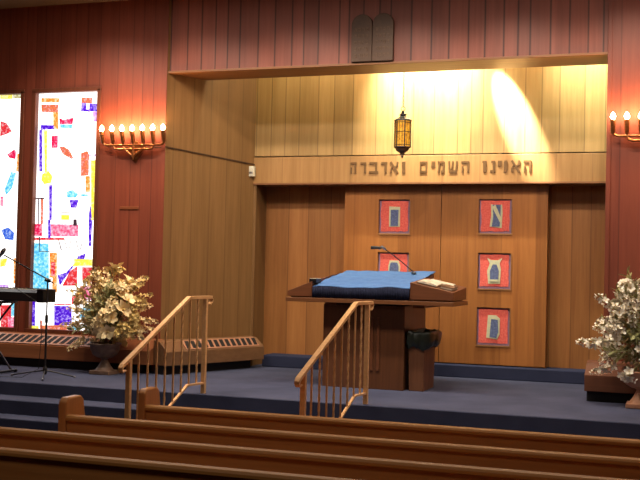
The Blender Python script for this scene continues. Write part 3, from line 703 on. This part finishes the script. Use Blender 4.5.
# ------------------------------------------------------------------ brass stair railings
def railing(x, yf, label):
    """yf: y of the front post; the rear post stands at the platform edge"""
    yr = 10.72
    t = thing('stair_railing', (x, yr, 0), label, 'railing', 'brass railings of the platform stairs')
    yt = 10.30; zt = 1.075; sl = (1.075-.46)/(yt-(yf-.12))
    hz = lambda y: zt if y > yt else zt - sl*(yt-y)
    def bar(mb, pts, w, h):     # flat bar swept in the YZ plane
        for i in range(len(pts)-1):
            (ya, za), (yb, zb) = pts[i], pts[i+1]
            mb.hexa([(x-w/2, ya, za-h/2), (x+w/2, ya, za-h/2), (x+w/2, yb, zb-h/2), (x-w/2, yb, zb-h/2)], [(x-w/2, ya, za+h/2), (x+w/2, ya, za+h/2), (x+w/2, yb, zb+h/2), (x-w/2, yb, zb+h/2)])
    m = MB(); y = yf-.14
    bar(m, [(yf-.17, hz(yf-.14)-.03), (yf-.14, hz(yf-.14)), (yt, zt), (yr+.14, zt-.005)], .05, .035)
    bar(m, [(yr+.14, zt-.005), (yr+.165, zt-.03), (yr+.15, zt-.06), (yr+.10, zt-.085)], .045, .014)
    bar(m, [(yf-.17, hz(yf-.14)-.03), (yf-.15, hz(yf-.14)-.06), (yf-.08, hz(yf-.08)-.075)], .045, .014)
    part('handrail', m, M['brass'], t, .006)
    yb = 10.31; bz = lambda y: .13 if y > yb else .13 - sl*(yb-y)
    m = MB(); bar(m, [(yf, bz(yf)), (yb, bz(yb)), (yr, .115)], .03, .022); part('bottom_rail', m, M['brass'], t, .003)
    for y0, z0, z1 in ((yf, HALL, hz(yf)-.012), (yr, 0, zt-.015)):
        m = MB(); m.box(x-.024, x+.024, y0-.024, y0+.024, z0, z1); part('post', m, M['brass'], t, .004)
    for k in range(8):
        y = yf + (yr-yf)*(k+1)/9
        z0, z1 = bz(y)+.008, hz(y)-.015; m = MB()
        if k % 2:
            n = 36; V = []; F = []
            for i in range(n+1):
                z = z0+(z1-z0)*i/n; a0 = i*.42
                V += [(x+.0125*math.cos(a0+j*PI/2), y+.0125*math.sin(a0+j*PI/2), z) for j in range(4)]
            for i in range(n):
                for j in range(4): F.append((i*4+j, i*4+(j+1) % 4, (i+1)*4+(j+1) % 4, (i+1)*4+j))
            m.add(V, F)
        else: m.box(x-.008, x+.008, y-.008, y+.008, z0, z1)
        part('baluster', m, M['brass'], t)
railing(-5.03, 9.03, 'left brass stair railing with twisted balusters, nearer the stained glass')
railing(-3.14, 8.76, 'right brass stair railing with twisted balusters, in front of the reading table')

# ------------------------------------------------------------------ pews
def pew(x0, x1, y, label):
    zf = HALL; zt = .20
    t = thing('pew', (x0, y+.3, zf), label, 'pew', 'wooden pews')
    prof = [(y-.01, zf), (y+.56, zf), (y+.56, zf+.38), (y+.52, zf+.46), (y+.34, zf+.62), (y+.29, zf+.84), (y+.27, zt+.10), (y+.23, zt+.135), (y+.04, zt+.135), (y, zt+.10)]
    for xa, nm in ((x0-.075, 'end_panel'), (x1, 'end_panel')):
        m = MB(); m.prism(prof, xa, xa+.075, 'X'); part(nm, m, M['pew_end'], t, .014)
    m = MB(); m.add([(x, yy, z) for x in (x0, x1) for yy, z in ((y+.13, zf+.40), (y+.16, zf+.40), (y+.05, zt-.03), (y+.02, zt-.03))],
                    [(0, 1, 2, 3), (4, 7, 6, 5), (0, 4, 5, 1), (1, 5, 6, 2), (2, 6, 7, 3), (3, 7, 4, 0)]); part('backrest', m, M['pew'], t)
    m = MB(); m.box(x0, x1, y+.02, y+.055, zf+.02, zt-.03); part('rear_panel', m, M['pew'], t)
    m = MB()
    prof = [(y-.012, zt-.045), (y+.07, zt-.045), (y+.075, zt-.02), (y+.06, zt-.004), (y+.03, zt+.003), (y, zt-.006), (y-.014, zt-.022)]
    m.prism(prof, x0, x1, 'X'); part('top_rail', m, M['pew_rail'], t, .004)
    m = MB(); m.box(x0, x1, y+.06, y+.50, zf+.40, zf+.44); part('seat', m, M['pew'], t, .008)
    return t
PX1 = 1.25
pew(-4.40, PX1, 8.20, 'frontmost wooden pew, its end post just right of the left railing')
pew(-4.66, PX1, 7.36, 'second wooden pew from the front, with rounded end post left of the railing')
pew(-5.0, PX1, 6.57, 'third wooden pew from the front, its rail crossing the whole picture')
pew(-5.2, PX1, 5.85, 'nearest wooden pew, lowest in the picture')

# ------------------------------------------------------------------ keyboard and its stand
def keyboard():
    x0, x1, y0, y1, z0, z1 = -8.85, -7.47, 11.2, 11.48, .93, 1.075
    t = thing('electronic_keyboard', (-8.1, 11.34, z0), 'black electronic keyboard on a folding stand by the window', 'keyboard')
    m = MB(); m.prism([(y0, z0), (y1, z0), (y1, z1), (y0+.10, z1), (y0+.03, z1-.03), (y0, z1-.03)], x0, x1, 'X'); part('body', m, M['black'], t, .01)
    m = MB(); m.box(x0+.04, x1-.04, y1-.12, y1-.001, z1-.002, z1+.006); part('white_keys', m, M['white'], t)
    m = MB()
    for k in range(60):
        if k % 7 in (2, 6): continue
        x = x0+.05+k*.0215; m.box(x, x+.011, y1-.08, y1-.004, z1+.006, z1+.016)
    part('black_keys', m, M['kick'], t)
    m = MB(); m.box(x1-.09, x1+.004, y0-.004, y1+.004, z0-.01, z1+.012); part('end_block', m, M['dark_metal'], t, .01)
    s = thing('keyboard_stand', (-8.5, 11.34, 0), 'black folding cross legged stand under the keyboard', 'keyboard stand')
    for yy in (11.22, 11.46):
        for a, b in ((-8.82, -8.08), (-8.08, -8.82)):
            m = MB(); m.tube([(a, yy, .04), (b, yy, .90)], .014, 6); part('leg', m, M['dark_metal'], s)
    for a, z in ((-8.82, .03), (-8.08, .03), (-8.82, .91), (-8.08, .91)):
        m = MB(); m.tube([(a, 11.14, z), (a, 11.54, z)], .018, 8); part('cross_bar', m, M['dark_metal'], s)
    for a in (-8.82, -8.08):
        for yy in (11.13, 11.53): m = MB(); m.tube([(a, yy, .026), (a, yy+.03, .026)], .024, 8); part('foot_cap', m, M['black'], s)
keyboard()
def mic_stand():
    px, py = -7.36, 11.13
    t = thing('microphone_stand', (px, py, 0), 'black tripod boom microphone stand in front of the keyboard', 'microphone stand')
    m = MB(); m.tube([(px, py, .07), (px, py, .75)], .013, 10); m.tube([(px, py, .74), (px, py, 1.2)], .009, 10); m.lathe([(.016, .68), (.02, .70), (.02, .76), (.014, .78)], (px, py, 0), 12)
    part('pole', m, M['black'], t)
    m = MB(); m.lathe([(.02, .05), (.028, .07), (.028, .12), (.016, .15)], (px, py, 0), 12); part('hub', m, M['black'], t)
    for fx, fy in ((-7.06, 11.34), (-7.22, 10.87), (-7.86, 11.15)):
        m = MB(); m.tube([(px, py, .10), ((px*.6+fx*.4), (py*.6+fy*.4), .07), (fx, fy, .014)], [.010, .009, .008], 8); lg = part('leg', m, M['black'], t)
        m = MB(); m.tube([(fx*.93+px*.07, fy*.93+py*.07, .02), (fx, fy, .013)], .013, 8); part('foot_cap', m, M['steel'], lg)
    m = MB(); m.tube([(px-.03, py-.02, 1.215), (px+.03, py+.02, 1.195)], .025, 10); part('joint', m, M['black'], t)
    m = MB(); m.tube([(-7.26, 11.10, 1.17), (px, py, 1.215), (-7.98, 11.10, 1.50)], .009, 8); part('boom', m, M['dark_metal'], t)
    k = thing('microphone', (-8.0, 11.1, 1.5), 'silver microphone clipped to the end of the boom arm', 'microphone')
    m = MB(); m.tube([(-8.10, 11.1, 1.40), (-8.03, 11.1, 1.50)], [.010, .016], 10); part('handle', m, M['dark_metal'], k)
    m = MB(); m.tube([(-8.03, 11.1, 1.50), (-8.01, 11.1, 1.53), (-7.985, 11.1, 1.565), (-7.965, 11.1, 1.585)], [.018, .027, .027, .012], 12); part('grille', m, M['steel'], k)
    m = MB(); m.tube([(-8.10, 11.1, 1.40), (-8.12, 11.1, 1.30), (-7.9, 11.08, 1.15), (-7.5, 11.09, .95), (-7.40, 11.1, .6), (-7.42, 11.08, .12), (-7.6, 11.0, .012), (-8.0, 10.95, .008), (-8.4, 11.0, .008)], .004, 6)
    part('cable', m, M['black'], k)
mic_stand()

# ------------------------------------------------------------------ urns with flowers
def urn(x, y, label, mat):
    t = thing('pedestal_urn', (x, y, 0), label, 'urn', 'pedestal urns')
    m = MB(); m.box(x-.145, x+.145, y-.145, y+.145, 0, .05); part('plinth', m, mat, t, .008)
    m = MB(); m.lathe([(.13, .05), (.11, .065), (.085, .10), (.05, .16), (.04, .19), (.05, .20)], (x, y, 0), 28); part('foot', m, mat, t)
    m = MB(); m.lathe([(.04, .20), (.10, .215), (.155, .25), (.185, .31), (.19, .36), (.21, .385), (.21, .40), (.19, .40), (.17, .34), (.12, .28), (.0, .27)], (x, y, 0), 32); part('bowl', m, mat, t)
def petal(mb, base, d, up, L, w, curl, mi=0):
    d = d.normalized(); s = d.cross(up)
    if s.length < 1e-3: s = d.cross(Vector((1, 0, 0)))
    s.normalize(); n = s.cross(d)
    rows = [(0, .15, 0), (.35, .8, .10), (.7, 1, .22), (1, .1, .22+curl)]
    V = []
    for u, ww, h in rows:
        c = base + d*(L*u) + n*(L*h*.6)
        V += [c - s*(w*ww/2), c - n*(w*.12*ww), c + s*(w*ww/2)]
    F = []
    for i in range(3):
        for j in range(2): a = i*3+j; F.append((a, a+1, a+4, a+3))
    mb.add(V, F, mi, True)
def blossom(mb, c, ax, size, n, mi):
    ax = ax.normalized(); t = ax.orthogonal().normalized(); b = ax.cross(t)
    for k in range(n):
        a = 2*PI*k/n + random.uniform(-.2, .2); r = t*math.cos(a) + b*math.sin(a)
        petal(mb, c, (r + ax*random.uniform(.2, .7)), ax, size*random.uniform(.85, 1.1), size*.62, random.uniform(-.3, .1), mi)
    mb.tube([c, c+ax*size*.35], size*.1, 5, 2, True)
def spray_mesh(kind, seed):
    """one stem's worth of blossom, growing along +Z from the origin, 0.22 m long"""
    random.seed(seed); mb = MB(); Z = Vector((0, 0, 1))
    rv = lambda: Vector((random.uniform(-1, 1), random.uniform(-1, 1), random.uniform(-.2, 1)))
    if kind == 'lily':
        mb.tube([(0, 0, -.1), (0, 0, .10)], .004, 5, 1); blossom(mb, Vector((0, 0, .10)), Z + rv()*.2, .105, 6, 0)
        for k in range(2): petal(mb, Vector((0, 0, .03*k)), rv(), Z, .10, .03, -.2, 1)
    elif kind == 'cluster':
        mb.tube([(0, 0, -.1), (.01, 0, .06)], .004, 5, 1)
        for k in range(9):
            d = rv().normalized(); c = Vector((0, 0, .06)) + d*.06; mb.tube([(0, 0, .03), c], .002, 4, 1); blossom(mb, c, d + Z*.3, .044, 5, 0)
    elif kind == 'spike':
        mb.tube([(0, 0, -.1), (.01, 0, .08), (.03, .01, .24)], .0035, 5, 1)
        for k in range(13):
            z = .02 + .017*k; a = k*2.4; d = Vector((math.cos(a), math.sin(a), .5)); c = Vector((.03*z/.24, 0, z)) + d*.018*(1.4-k*.06); blossom(mb, c, d, .036*(1.25-k*.05), 4, 0)
    elif kind == 'leafy':
        mb.tube([(0, 0, -.1), (0, .01, .1), (.02, .03, .2)], .0035, 5, 1)
        for k in range(12): a = k*2.4; petal(mb, Vector((0, 0, -.04+.019*k)), Vector((math.cos(a), math.sin(a), .7)), Z, .075, .032, -.1, 1)
    return mb
def flowers(x, y, z, R, H, mats, label, seed, n, leaves=560, droop=-.35, big=1.0):
    t = thing('flower_arrangement', (x, y, z), label, 'flowers', 'flower arrangements in urns')
    protos = []
    for k, (kind, pm) in enumerate((('lily', 0), ('cluster', 0), ('cluster', 1), ('spike', 0), ('spike', 2), ('leafy', 3), ('lily', 1), ('spike', 1), ('leafy', 3))):
        mb = spray_mesh(kind, seed+k)
        o = mb.build('leaf_sprig' if kind == 'leafy' else 'flower_spray', [mats[pm], mats[3 if k % 2 else 4], M['petal_y']], t); protos.append(o)
    random.seed(seed*3+1); placed = []
    order = [0, 1, 3, 2, 5, 1, 0, 7, 4, 6, 8, 3, 1]
    for i in range(n):
        # directions over a dome that droops at the rim
        g = (i + .5)/n; el = math.asin(max(-.8, 1.0 - (1.07-droop)*g)); az = i*2.39996
        rr = random.uniform(.60, 1.0) if i % 3 else random.uniform(.95, 1.22)
        d = Vector((math.cos(el)*math.cos(az), math.cos(el)*math.sin(az)*.85, math.sin(el)))
        p = Vector((d.x*R*rr, d.y*R*rr*.62, H*.40 + d.z*H*.50*rr))
        src = protos[order[i % len(order)]]
        o = src if src not in placed else src.copy()
        if o is not src: C.objects.link(o); o.parent = t
        else: placed.append(src)
        up = (d + Vector((0, 0, .25)) + Vector((random.uniform(-.3, .3), random.uniform(-.3, .3), random.uniform(-.2, .2)))).normalized()
        o.location = p - up*.05; o.rotation_euler = up.to_track_quat('Z', 'Y').to_euler(); s = big*random.uniform(.85, 1.25); o.scale = (s, s, s)
    for o in protos:
        if o not in placed: bpy.data.objects.remove(o)
    # stems gathered in the urn and a core of leaves
    m = MB()
    for i in range(40):
        a = i*2.4; q = random.uniform(.2, .75); e = Vector((math.cos(a)*R*q, math.sin(a)*R*.55*q, H*random.uniform(.25, .75)))
        m.tube([(0.03*math.cos(a), .03*math.sin(a), -.10), (e*.45 + Vector((0, 0, .03))), e], .004, 5)
    m.build('stems', M['stem'], t)['kind'] = 'stuff'
    m = MB(); Z = Vector((0, 0, 1))
    for i in range(leaves):
        d = Vector((random.gauss(0, 1), random.gauss(0, 1), random.gauss(0, 1))).normalized()*random.uniform(.25, .85)
        p = Vector((d.x*R*.85, d.y*R*.5, H*.36 + d.z*H*.42))
        if p.z < .01: p.z = .01 + random.uniform(0, .05)
        petal(m, p, d + Vector((random.uniform(-.6, .6), random.uniform(-.6, .6), random.uniform(-.4, .6))), Z, random.uniform(.06, .11), random.uniform(.022, .04), random.uniform(-.4, .1), i % 3 == 0)
    m.build('foliage', [M['leaf'], M['leaf_dry']], t)['kind'] = 'stuff'
    return t
urn(-7.03, 11.98, 'brown pedestal urn on the platform below the left wall lamp', M['urn_brown'])
flowers(-6.99, 11.98, .38, .40, .96, [M['petal'], M['petal_y'], M['petal_y'], M['leaf_dry'], M['leaf']], 'spreading cream and straw flower arrangement beside the stained glass', 11, 96, 640, -.6, 1.08)
urn(-.40, 11.93, 'terracotta pink pedestal urn at the right edge of the platform', M['urn_pink'])
flowers(-.31, 11.93, .38, .43, 1.04, [M['petal_w'], M['petal_w'], M['petal'], M['leaf'], M['leaf']], 'bushy white flower arrangement at the right edge of the picture', 29, 98, 1000, -.62, 1.22)
